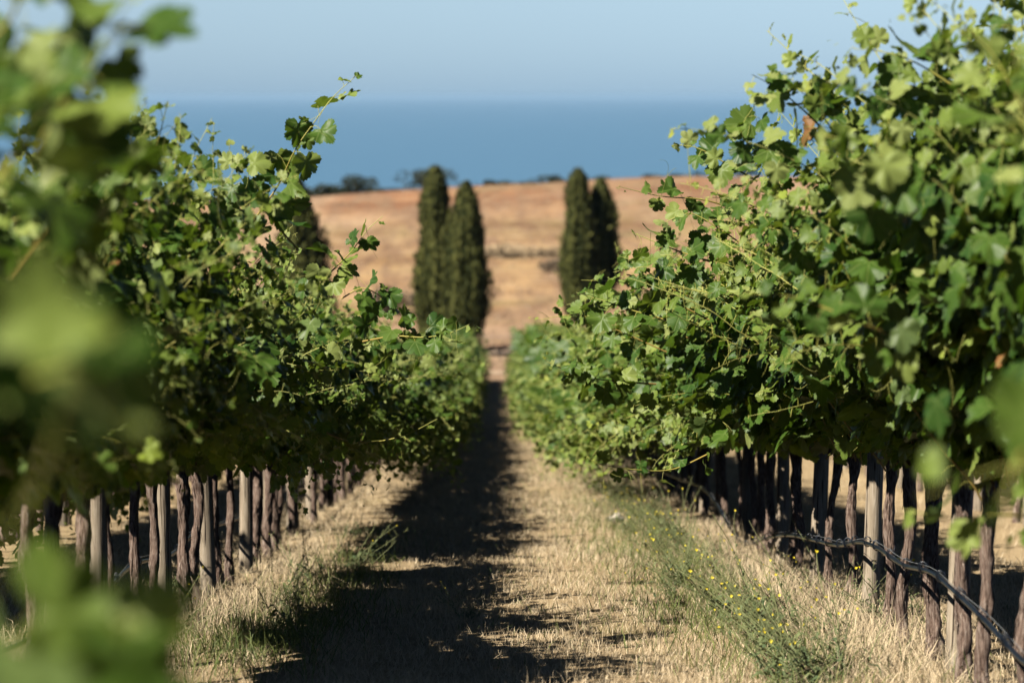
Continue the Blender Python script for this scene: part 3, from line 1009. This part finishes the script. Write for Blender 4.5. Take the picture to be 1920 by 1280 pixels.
def smooth_path(P, n):
    P = np.asarray(P, float)
    s = np.concatenate([[0], np.cumsum(np.linalg.norm(np.diff(P, axis=0), axis=1))])
    q = np.linspace(0, s[-1], n)
    m = np.gradient(P, s, axis=0)
    i = np.clip(np.searchsorted(s, q) - 1, 0, len(s) - 2)
    h = (s[i + 1] - s[i])
    t = ((q - s[i]) / h)[:, None]
    h = h[:, None]
    return (2 * t ** 3 - 3 * t ** 2 + 1) * P[i] + (t ** 3 - 2 * t ** 2 + t) * h * m[i] + (-2 * t ** 3 + 3 * t ** 2) * P[i + 1] + (t ** 3 - t ** 2) * h * m[i + 1]


def hose(ctrl, label, ties):
    P = smooth_path(ctrl, 260)
    e = empty('drip_hose', P[0], label, 'hose')
    P = P - P[0]
    mb = MB()
    tube(mb, P, 0.0105, 8)
    mb.build('pipe', M['hose'], e)
    mb = MB()
    Q = P + np.array((0.006, 0, 0.022)) + 0.006 * np.stack([np.sin(np.arange(len(P)) * .5), np.zeros(len(P)), np.cos(np.arange(len(P)) * .37)], 1)
    tube(mb, Q, 0.0016, 4)
    mb.build('support_wire', M['wire'], e)
    S = np.concatenate([[0], np.cumsum(np.linalg.norm(np.diff(P, axis=0), axis=1))])
    n = len(P)
    for d in ties:
        i = int(np.clip(np.searchsorted(S, d), 1, n - 2))
        tg = unit(P[i + 1] - P[i - 1])
        X = unit(np.cross(tg, (0, 0, 1)))
        Y = np.cross(X, tg)
        k = np.linspace(0, 1, 34)
        a = k * 2 * np.pi * random.choice((2, 3, 4))
        c = P[i] + np.array((0, 0, 0.010))
        coil = c + tg * ((k - 0.5) * random.uniform(0.04, 0.09))[:, None] + X * (np.cos(a) * 0.0165)[:, None] + Y * (np.sin(a) * 0.026)[:, None]
        end = coil[-1] + np.array((random.uniform(-.02, .02), 0, random.uniform(0.01, 0.04)))
        mb = MB()
        tube(mb, np.concatenate([coil, [end]]), 0.0022, 4)
        mb.build('wire_tie', M['hose'], e)
    return e


def hx(px, lat):
    return lat * FPX / (px - 940)


RH = 1.84
ctrl = [(RH, 6.5, float(gz(RH, 6.5)) + 0.30), (RH, 7.6, float(gz(RH, 7.6)) + 0.29)]
for px, py in ((1915, 1236), (1850, 1166), (1795, 1113), (1752, 1076), (1692, 1058), (1648, 1028), (1617, 1016), (1575, 1022), (1530, 1013), (1480, 1003), (1440, 1008), (1395, 1020)):
    ctrl.append(pix(px, py, hx(px, RH)))
for d in (21, 25, 30, 36, 44):
    ctrl.append((RH, d, float(gz(RH, d)) + 0.25 + 0.03 * math.sin(d)))
hose(ctrl, 'black drip irrigation hose sagging along the posts behind the yellow flowered weeds', [2.2, 2.7, 3.15, 3.6, 4.05, 4.5, 4.9, 5.3, 5.65, 6.0, 6.3, 6.7, 7.1, 7.5, 8.0, 8.5, 9.1, 9.7, 10.3, 11, 11.8])
LH = -1.90
ctrl = [(LH, 6.5, float(gz(LH, 6.5)) + 0.28), (LH, 9, float(gz(LH, 9)) + 0.26), (LH, 11.0, float(gz(LH, 11)) + 0.25), (LH, 12.3, float(gz(LH, 12.3)) + 0.36)]
for d in (13.5, 15, 17, 19, 22, 26, 31, 38):
    ctrl.append((LH + 0.02 * math.sin(d * 2), d, float(gz(LH, d)) + 0.33 + 0.03 * math.sin(d * 1.7)))
hose(ctrl, 'black drip irrigation hose low behind the splintered posts of the shaded row', [3, 4, 4.6, 5.2, 5.9, 6.6, 7.4, 8.2, 9, 10])

# ------------------------------------------------------------------ far trees


def tufts(mb, P, N, L, W, rg, rnd, up=0.8):
    n = len(P)
    d = unit(N * (1 - up) + np.array((0, 0, 1.0)) * up + rg.normal(size=(n, 3)) * 0.22)
    w = unit(np.cross(d, N + rg.normal(size=(n, 3)) * 0.4)) * (W / 2)[:, None]
    tip = P + d * L[:, None]
    m = P + d * (L * 0.45)[:, None] + N * (W * 0.25)[:, None]
    V = np.stack([P, m - w, m + w, tip], 1).reshape(-1, 3)
    F = np.array([(0, 2, 1), (1, 2, 3)])
    mb.add(V, (F[None] + (np.arange(n) * 4)[:, None, None]).reshape(-1, 3), None, np.repeat(rnd, 4))


def cypress(x, y, h, r, label, rg, prof, lean=0.0, group='cypress trees on the dry slope'):
    e = empty('cypress_tree', (x, y, float(gz(x, y))), label, 'cypress', group)
    mb = MB()
    tube(mb, [(0, 0, -0.3), (0, 0, 0.8), (lean * 0.4, 0, h * 0.5), (lean * .8, 0, h * 0.8)], [0.16, 0.13, 0.08, 0.03], 8, lump=0.1)
    mb.build('trunk', M['treebark'], e)
    mb = MB()
    ph = rg.uniform(0, 6.28, 5)

    def rad(t, a):
        b = np.interp(t, [p[0] for p in prof], [p[1] for p in prof]) * r
        flute = 1 + 0.15 * np.sin(3 * a + ph[0] + 4.0 * t) + 0.12 * np.sin(7 * a + ph[1] + 3 * t) + 0.08 * np.sin(t * 11 + ph[4] - a) + 0.06 * np.sin(13 * a + ph[2] - 5 * t) + 0.08 * np.sin(t * 19 + 2 * a + ph[3])
        return b * flute
    # inner mass
    tt, aa = np.linspace(0.02, 0.97, 26), np.linspace(0, 2 * np.pi, 18, endpoint=False)
    Tm, Am = np.meshgrid(tt, aa, indexing='ij')
    Rm = rad(Tm, Am) * 0.80
    V = np.stack([np.cos(Am) * Rm + lean * Tm, np.sin(Am) * Rm, Tm * h], -1).reshape(-1, 3)
    F = []
    for i in range(25):
        for k in range(18):
            k2 = (k + 1) % 18
            F += [(i * 18 + k, i * 18 + k2, (i + 1) * 18 + k2), (i * 18 + k, (i + 1) * 18 + k2, (i + 1) * 18 + k)]
    mb.add(V, F, None, 0.12)
    n = 9000
    t, a = rg.beta(1.0, 1.15, n), rg.uniform(0, 6.28, n)
    rr = rad(t, a) * (rg.uniform(0.72, 1.04, n) + np.where(rg.random(n) < 0.06, rg.uniform(0, 0.22, n), 0))
    P = np.stack([np.cos(a) * rr + lean * t, np.sin(a) * rr, t * h], 1)
    N = np.stack([np.cos(a), np.sin(a), np.full(n, 0.2)], 1)
    ridge = 0.5 + 0.25 * np.sin(7 * a + ph[1] + 3 * t) + 0.25 * np.sin(13 * a + ph[2] - 5 * t)
    tufts(mb, P, N, rg.uniform(0.22, 0.55, n) * (1.05 - 0.5 * t), rg.uniform(0.06, 0.13, n), rg, np.clip(ridge * 0.7 + rg.normal(size=n) * 0.22, 0, 1))
    mb.build('crown', M['cypress'], e, smooth=False)
    return e


def place_px(px, py, d):
    return pix(px, py, d)[0]


FAT = [(0, 0.15), (0.06, 0.40), (0.14, 0.72), (0.26, 0.95), (0.4, 1.0), (0.6, 0.92), (0.8, 0.70), (0.92, 0.40), (1, 0.06)]
SLIM = [(0, 0.45), (0.06, 0.8), (0.35, 1.0), (0.5, 0.95), (0.62, 0.74), (0.85, 0.62), (0.95, 0.42), (1, 0.12)]
TEAR = [(0, 0.5), (0.08, 0.85), (0.25, 1.0), (0.5, 0.9), (0.75, 0.55), (0.9, 0.25), (1, 0.04)]
CY = 96.0
K = CY / FPX


def cyp(px, top, d, r_px, label, seed, prof, lean=0.0):
    x = place_px(px, 500, d)
    g0 = float(gz(x, d))
    h = pix(px, top, d)[2] - g0
    return cypress(x, d, h, r_px * d / FPX, label, np.random.default_rng(seed), prof, lean)


cyp(821, 318, 97.5, 35, 'tall slim flat topped cypress, left of the close pair by the fence post', 1, SLIM, -0.1)
cyp(870, 348, 95.0, 39, 'broad rounded cypress at the right of the close pair nearest the fence post', 2, FAT, 0.1)
cyp(1086, 322, 112, 31, 'narrow cypress with a thin spike top beside the shorter twin at its right', 3, SLIM, -0.05)
cyp(1120, 340, 113, 35, 'shorter cypress standing right against the spike topped one', 4, FAT, 0.15)
cyp(560, 338, 92, 56, 'single dark tapering cypress rising behind the sunlit vine shoots', 5, TEAR, 0.0)


def shrub(px, d, w, h, label, seed, mat, name='coastal_shrub', cat='shrub', group=None, n=1500, base=None, trunk=True, up=0.35, leaf=1.0, mound=False):
    rg = np.random.default_rng(seed)
    x = place_px(px, 400, d)
    z0 = float(gz(x, d)) if base is None else base
    e = empty(name, (x, d, z0), label, cat, group)
    if trunk:
        mb = MB()
        for k in range(4):
            a = rg.uniform(0, 6.28)
            tube(mb, [(0, 0, -0.2), (math.cos(a) * w * .08, math.sin(a) * w * .08, h * .35), (math.cos(a) * w * .25, math.sin(a) * w * .25, h * .75)], [0.10, 0.07, 0.03], 6, lump=.1, rg=rg)
        mb.build('trunk', M['treebark'], e)
    mb = MB()
    for k in range(9):
        c = np.array((rg.normal() * w * 0.24, rg.normal() * w * 0.2, h * rg.uniform(0.24, 0.78)))
        rr = np.array((w * rg.uniform(0.14, 0.28), w * 0.22, h * rg.uniform(0.14, 0.28)))
        if mound:
            c, rr = np.array((rg.uniform(-0.4, 0.4) * w, rg.normal() * w * 0.2, h * rg.uniform(0.0, 0.15))), np.array((w * 0.2, w * 0.25, h * rg.uniform(0.5, 0.8)))
        m = n // 9
        N = unit(rg.normal(size=(m, 3)))
        P = c + N * rr * rg.uniform(0.5, 1.08, (m, 1))
        tufts(mb, P, N, rg.uniform(0.15, 0.4, m) * leaf, rg.uniform(0.08, 0.18, m) * leaf, rg, np.clip(0.3 + 0.4 * N[:, 2] * 0 + rg.normal(size=m) * 0.25 + 0.1 * rg.normal(), 0, 1), up)
    mb.build('crown' if trunk else 'twigs', mat, e, smooth=False)
    return e


SK = 'dark trees on the skyline'
for px, d, w, top, lab, sd in ((664, 232, 3.6, 330, 'dark round shrub on the skyline between two cypresses, nearest the single one', 21),
                               (615, 236, 3.0, 347, 'small dark bush at the far end of the skyline', 22),
                               (795, 226, 5.0, 316, 'largest dark tree on the skyline, behind the flat topped cypress', 23),
                               (706, 240, 3.4, 352, 'low bush on the skyline beside the round shrub', 24),
                               (926, 232, 2.6, 341, 'low dark bush on the skyline just right of the close pair', 25),
                               (968, 238, 3.2, 342, 'second low bush on the skyline between the cypress pairs', 26),
                               (1050, 228, 2.6, 331, 'dark bush on the skyline touching the spike topped cypress', 27),
                               (1100, 236, 3.4, 326, 'dark bush on the skyline seen between the twin cypress tops', 28),
                               (1190, 236, 2.6, 334, 'small bush on the skyline right of the twin cypresses', 29),
                               (1240, 232, 3.4, 328, 'wide low bush on the skyline against the sunlit vine leaves', 30),
                               (1400, 230, 4.2, 290, 'tall bush on the skyline half hidden by the tall vines', 31)):
    x = place_px(px, 400, d)
    z0 = float(gz(x, d))
    shrub(px, d, w, max(0.8, pix(px, top, d)[2] - z0), lab, sd, M['scrub'], group=SK)
for i, (px, d, w, top) in enumerate(((585, 240, 3.4, 352), (640, 244, 3.0, 352), (735, 242, 3.6, 354), (765, 238, 3.0, 350), (893, 240, 3.0, 346), (1010, 240, 3.2, 338), (1075, 240, 3.0, 336), (1150, 242, 3.2, 334), (1215, 244, 3.4, 332), (1275, 240, 3.2, 328), (1310, 242, 3.4, 322))):
    z0 = float(gz(place_px(px, 400, d), d))
    shrub(px, d, w, max(0.8, pix(px, top, d)[2] - z0), 'one of the low blurred bushes filling the gaps in the dark skyline scrub', 50 + i, M['scrub'], group=SK, n=700)
shrub(742, 118, 2.6, 1.3, 'grey leafless dry bush on the brown slope left of the close cypress pair', 41, M['deadbrush'], 'dry_bush', 'bush', None, 2200, trunk=False, leaf=0.9)
shrub(1000, 152, 5.6, 0.5, 'pale straw heap on the slope between the two cypress pairs', 42, M['palestraw'], 'straw_heap', 'heap', None, 9000, trunk=False, leaf=0.7, mound=True)
shrub(1060, 140, 2.2, 0.7, 'small dry bush at the foot of the spike topped cypress', 43, M['deadbrush'], 'dry_bush', 'bush', None, 900, trunk=False, leaf=0.8)
# stubble on the slope
mb = MB()
n = 42000
Y = 84 + 125 * g.random(n) ** 1.3
X = g.uniform(-0.24, 0.24, n) * Y
k = g.random(n) < patchy(X, Y, 0.35, 0.9) ** 1.5 * 1.3
X, Y = X[k], Y[k]
Hh = g.uniform(0.12, 0.4, len(X))
blades(mb, X, Y, Hh, g.uniform(0.02, 0.06, len(X)), g, 0.7, 0, 0.9, 1.0)
tag(mb.build('dry_stubble', M['deadbrush']), 'dry stubble scattered over the brown slope below the skyline', 'stubble', kind='stuff')

# ------------------------------------------------------------------ fence post and stone
p = pix(913, 706, 79.5)
q = pix(899, 634, 79.5)
h = q[2] - p[2]
e = empty('fence_post', (p[0], p[1], float(gz(p[0], p[1]))), 'thin rusty fence post leaning left at the end of the alley', 'fence post')
mb = MB()
lx = (q[0] - p[0])
tube(mb, [(0, 0, -0.2), (lx * .5, 0, h * .5), (lx, 0, h)], 0.055, 8, lump=0.04)
mb.build('stake', M['rust'], e)
mb = MB()
for zz in (0.55, 0.95):
    for s in (-1, 1):
        tube(mb, [(lx * zz, 0, h * zz), (s * 9, 3.2 * s, h * zz - .10 + s * .0), (s * 18, 6.4 * s, h * zz)], 0.006, 4)
mb.build('fence_wire', M['wire'], e)


def stone(x, y, r, label):
    rg = np.random.default_rng(5)
    u, v = np.meshgrid(np.linspace(0, np.pi, 12), np.linspace(0, 2 * np.pi, 18, endpoint=False), indexing='ij')
    D = np.stack([np.sin(u) * np.cos(v), np.sin(u) * np.sin(v), np.cos(u)], -1).reshape(-1, 3)
    rr = 1 + 0.16 * np.sin(D[:, 0] * 5 + 1) + 0.14 * np.sin(D[:, 1] * 6 + 2) + 0.10 * np.sin(D[:, 2] * 7)
    V = D * rr[:, None] * (r * 1.3, r, r * 0.8)
    F = []
    for i in range(11):
        for k in range(18):
            k2 = (k + 1) % 18
            F += [(i * 18 + k, (i + 1) * 18 + k, (i + 1) * 18 + k2), (i * 18 + k, (i + 1) * 18 + k2, i * 18 + k2)]
    o = MB().add(V, F).build('stone', M['rock'], None, True, (x, y, float(gz(x, y)) + r * 0.4))
    tag(o, label, 'stone')


sx = pix(1156, 958, 22)
stone(sx[0], 22, 0.06, 'pale stone in the grass by the far posts beyond the weeds')

# ------------------------------------------------------------------ hero shoots that reach out of the canopy


def hero(pts, size, label=None, seed=0, node=0.07, tend=0.35, bare=0.0, r0=0.005, lat=0.5, tipfade=True):
    rg = np.random.default_rng(900 + seed)
    P = np.array([pix(*p_) for p_ in pts])
    size *= 0.90
    node *= 0.85
    P = smooth_path(P, max(10, int(np.sum(np.linalg.norm(np.diff(P, axis=0), axis=1)) / 0.04)))
    row = 'L' if P[0][0] < 0 else 'R'
    best = min((v for v in VINES if v[0] == row), key=lambda v: abs(v[1] - P[0][1]))
    e = best[2]
    mb = MB()
    Pl = P - np.array(e.location)
    side = 1 if row == 'L' else -1
    dress_shoot(mb, mb, Pl, rg, SUN, unit(np.array((0.3 * side, -0.75, 0.3))), T_HI, size=size, node=node, tend=tend, bare=bare, r0=r0, mi_leaf=0, mi_cane=1, lat=lat)
    o = mb.build('shoot', [M['leaf'], M['cane']], e)
    return o


hero([(470, 420, 11.3), (520, 350, 11.3), (560, 270, 11.2), (585, 235, 11.2), (622, 185, 11.2), (668, 142, 11.2)], 0.155, seed=1, node=0.09)
hero([(570, 560, 12.2), (620, 510, 12.2), (660, 470, 12.1), (690, 430, 12.1), (718, 405, 12.1)], 0.12, seed=2)
hero([(680, 640, 13), (740, 630, 12.9), (800, 632, 12.8), (850, 622, 12.7), (880, 608, 12.6)], 0.125, seed=3)
hero([(590, 800, 12), (650, 826, 11.9), (700, 828, 11.8), (760, 815, 11.7), (820, 785, 11.6)], 0.08, seed=4, node=0.16, lat=0.1, tend=0.9)
hero([(250, 420, 9.5), (280, 330, 9.4), (300, 250, 9.3), (315, 190, 9.2)], 0.14, seed=5)
hero([(60, 300, 4.2), (120, 190, 4.1), (190, 90, 4.0), (235, 10, 3.9)], 0.13, seed=6)
hero([(1560, 260, 9.6), (1510, 210, 9.5), (1455, 165, 9.4), (1410, 140, 9.3)], 0.135, seed=7)
hero([(1840, 200, 8.6), (1770, 150, 8.6), (1700, 110, 8.6), (1640, 95, 8.6), (1600, 92, 8.6)], 0.15, seed=8)
hero([(1420, 340, 11), (1350, 300, 11), (1300, 275, 11), (1262, 272, 11)], 0.12, seed=9)
hero([(1400, 400, 11.5), (1320, 375, 11.4), (1240, 368, 11.3), (1160, 350, 11.2)], 0.10, seed=10, node=0.13)
hero([(1330, 490, 12), (1270, 470, 12), (1220, 450, 12), (1185, 436, 12)], 0.12, seed=11)
hero([(1250, 600, 12.6), (1180, 580, 12.6), (1120, 560, 12.6), (1080, 548, 12.6)], 0.12, seed=12)
hero([(1230, 720, 12.5), (1160, 715, 12.4), (1090, 705, 12.3), (1040, 685, 12.2), (1022, 676, 12.2)], 0.12, seed=13)
hero([(1330, 850, 12.5), (1260, 880, 12.4), (1190, 880, 12.3), (1120, 868, 12.2), (1105, 860, 12.1)], 0.09, seed=14, node=0.15, lat=0.1, tend=0.9)
hero([(1700, 640, 7.2), (1600, 600, 7.0), (1500, 560, 7.0), (1400, 550, 6.9)], 0.10, seed=15, lat=0.9)
hero([(-60, 760, 2.2), (30, 720, 2.1), (130, 690, 2.0), (240, 650, 1.95)], 0.12, seed=16)
hero([(-80, 1370, 2.4), (40, 1290, 2.3), (180, 1250, 2.25), (330, 1320, 2.2)], 0.12, seed=57)
hero([(2010, 420, 5.6), (1950, 300, 5.5), (1910, 200, 5.5), (1905, 110, 5.5)], 0.12, seed=18)

hero([(-60, 420, 3.9), (20, 300, 3.9), (80, 200, 3.8), (150, 90, 3.8)], 0.14, seed=20, lat=0.8)
hero([(-60, 260, 4.4), (60, 160, 4.4), (170, 110, 4.3), (240, 60, 4.3)], 0.15, seed=21, lat=0.8)
hero([(-80, 120, 4.2), (0, 60, 4.2), (40, -20, 4.1), (60, -100, 4.1)], 0.14, seed=22)
hero([(20, 520, 5.6), (110, 400, 5.5), (190, 290, 5.4), (240, 200, 5.4)], 0.14, seed=23, lat=0.8)
hero([(-90, 640, 2.3), (10, 660, 2.2), (100, 760, 2.1), (160, 820, 2.1)], 0.085, seed=24)
hero([(-120, 1230, 2.6), (-20, 1240, 2.5), (90, 1300, 2.4), (200, 1380, 2.3)], 0.12, seed=55)
hero([(-60, 1400, 2.0), (80, 1350, 2.0), (230, 1330, 1.95), (360, 1370, 1.95)], 0.12, seed=59)
hero([(1990, 900, 3.4), (1950, 860, 3.4), (1900, 880, 3.3), (1880, 950, 3.3)], 0.12, seed=28)
hero([(1960, 970, 6.5), (1880, 965, 6.4), (1780, 970, 6.3), (1690, 955, 6.3)], 0.11, seed=29, node=0.12)
hero([(1700, 420, 6.8), (1660, 330, 6.8), (1600, 270, 6.7), (1530, 250, 6.7)], 0.13, seed=30, lat=0.8)
hero([(1960, 260, 6.6), (1900, 170, 6.5), (1860, 100, 6.5), (1820, 60, 6.5)], 0.13, seed=31)
hero([(560, 470, 10.8), (500, 400, 10.8), (450, 330, 10.7), (430, 280, 10.7)], 0.15, seed=32, lat=0.7)
hero([(640, 560, 14), (680, 540, 14), (720, 560, 14), (760, 600, 14)], 0.13, seed=33)
hero([(1330, 600, 14), (1250, 560, 14), (1170, 530, 14), (1090, 525, 14)], 0.12, seed=40, lat=0.9)
hero([(1360, 560, 13), (1290, 520, 13), (1220, 500, 13), (1150, 510, 13)], 0.12, seed=41, lat=0.9)
hero([(1250, 660, 14.5), (1160, 620, 14.5), (1080, 590, 14.5), (1010, 600, 14.5)], 0.12, seed=42, lat=0.9)
hero([(1300, 640, 15), (1220, 590, 15), (1150, 560, 15), (1090, 560, 15)], 0.12, seed=60, lat=0.9)
hero([(1300, 560, 13.5), (1240, 530, 13.5), (1190, 490, 13.5), (1160, 480, 13.5)], 0.12, seed=61, lat=0.9)
hero([(1200, 640, 16), (1120, 600, 16), (1070, 570, 16), (1045, 575, 16)], 0.12, seed=62, lat=0.9)
hero([(1420, 480, 12), (1350, 430, 12), (1290, 400, 12), (1240, 420, 12)], 0.12, seed=43, lat=0.9)
hero([(1480, 380, 10.5), (1430, 300, 10.5), (1390, 250, 10.5), (1420, 190, 10.4)], 0.13, seed=44, lat=0.9)
hero([(1620, 350, 9.5), (1570, 260, 9.5), (1530, 200, 9.5), (1500, 170, 9.4)], 0.13, seed=45, lat=0.9)
hero([(1780, 320, 8.8), (1740, 240, 8.8), (1720, 170, 8.8), (1690, 120, 8.7)], 0.13, seed=46, lat=0.9)
hero([(400, 480, 10.5), (370, 400, 10.5), (340, 330, 10.5), (330, 280, 10.4)], 0.13, seed=47, lat=0.9)
hero([(280, 470, 9), (240, 380, 9), (230, 300, 9), (290, 230, 8.9)], 0.13, seed=48, lat=0.9)
# ------------------------------------------------------------------ sea haze
N = NT('haze')
vol = N.n('ShaderNodeVolumePrincipled')
vol.inputs['Color'].default_value = (0.39, 0.63, 0.92, 1)
vol.inputs['Density'].default_value = HAZE
vol.inputs['Anisotropy'].default_value = 0.0
N.t.links.new(vol.outputs[0], N.out.inputs[1])
B0, B1 = (-62000, -400, -262), (62000, 62000, 12)
V = [(x, y, z) for x in (B0[0], B1[0]) for y in (B0[1], B1[1]) for z in (B0[2], B1[2])]
F = [(0, 1, 3), (0, 3, 2), (4, 6, 7), (4, 7, 5), (0, 4, 5), (0, 5, 1), (2, 3, 7), (2, 7, 6), (0, 2, 6), (0, 6, 4), (1, 5, 7), (1, 7, 3)]
o = MB().add(V, F).build('haze', N.m, smooth=False)
tag(o, 'thin blue sea haze over the whole view', 'haze', kind='stuff')

# ------------------------------------------------------------------ labels
ORD = ['first', 'second', 'third', 'fourth', 'fifth', 'sixth', 'seventh', 'eighth']
SIDE = {'L': 'shaded left row', 'R': 'row behind the yellow weeds'}
PL = {('L', 1): 'weathered post with a dark knot nearest in the shaded left row, half behind blurred leaves',
      ('L', 2): 'sunlit pale post with a jagged top, second in view in the shaded left row',
      ('L', 3): 'slimmer grey post, third in view in the shaded left row',
      ('L', 4): 'clean pale post, fourth in view in the shaded left row',
      ('R', 1): 'thick pale post nearest in the row behind the yellow weeds, hose passing it',
      ('R', 2): 'knotty pale post, second in view behind the yellow weeds',
      ('R', 3): 'grey post partly in leaf shade, third in view behind the yellow weeds',
      ('R', 4): 'pale post, fourth in view behind the yellow weeds'}
cnt = {}
for row, d, o in PO:
    cnt[row] = cnt.get(row, 0) + 1
    i = cnt[row]
    if row in 'lr':
        lab = 'timber post glimpsed under the leaves in the next row beyond the ' + ('shaded left row' if row == 'l' else 'weedy right row')
    elif i <= 4:
        lab = PL[(row, i)]
    elif i <= 7:
        lab = 'blurred grey timber post, %s in view in the %s' % (ORD[i - 1], SIDE[row])
    else:
        lab = 'small blurred timber post in the crowded far part of the ' + SIDE[row]
    tag(o, lab, 'post', 'timber posts along the vine rows')
for row in 'LR':
    P = [p[1] for p in PO if p[0] == row]
    seen = {}
    for rw, d, e in [v for v in VINES if v[0] == row]:
        k = int(np.searchsorted(P, d))      # posts passed before this vine
        if d < 9.3:
            lab = 'out of focus grapevine close to the lens in the %s, trunk out of frame' % ('left row' if row == 'L' else 'right row')
        elif k < 1:
            seen[0] = seen.get(0, 0) + 1
            lab = 'leafy grapevine, %s trunk before the nearest post in the %s' % (ORD[seen[0] - 1], SIDE[row])
        elif k <= 6:
            seen[k] = seen.get(k, 0) + 1
            lab = 'leafy grapevine, %s brown trunk past the %s post in the %s' % (ORD[seen[k] - 1], ORD[k - 1], SIDE[row])
        elif d < 45:
            lab = 'grapevine in the blurred middle stretch of the %s' % SIDE[row]
        else:
            lab = 'small blurred grapevine near the far end of the ' + SIDE[row]
        tag(e, lab, None, 'grapevines planted along the rows')
for row, d, e in VINES:
    if row in 'lr':
        tag(e, 'grapevine glimpsed between the trunks in the next row beyond the ' + ('shaded left row' if row == 'l' else 'weedy right row'), None, 'grapevines planted along the rows')
    del e['d']
for x, y, e in WL:
    if x > 1.7:
        lab = 'thin yellow flowered weed growing right among the posts behind the weedy strip'
    elif x > 0:
        k = int(np.argmin([abs(y - v) for v in RP[:8]]))
        lab = 'leaning yellow flowered weed in the strip level with the %s right post' % ORD[k]
    elif x > -0.5:
        lab = 'tiny lone flowering weed standing in the shaded middle of the alley'
    else:
        k = int(np.argmin([abs(y - v) for v in LP[:8]]))
        lab = 'dark green flowering weed by the %s post in view of the shaded left row' % ORD[k]
    tag(e, lab)
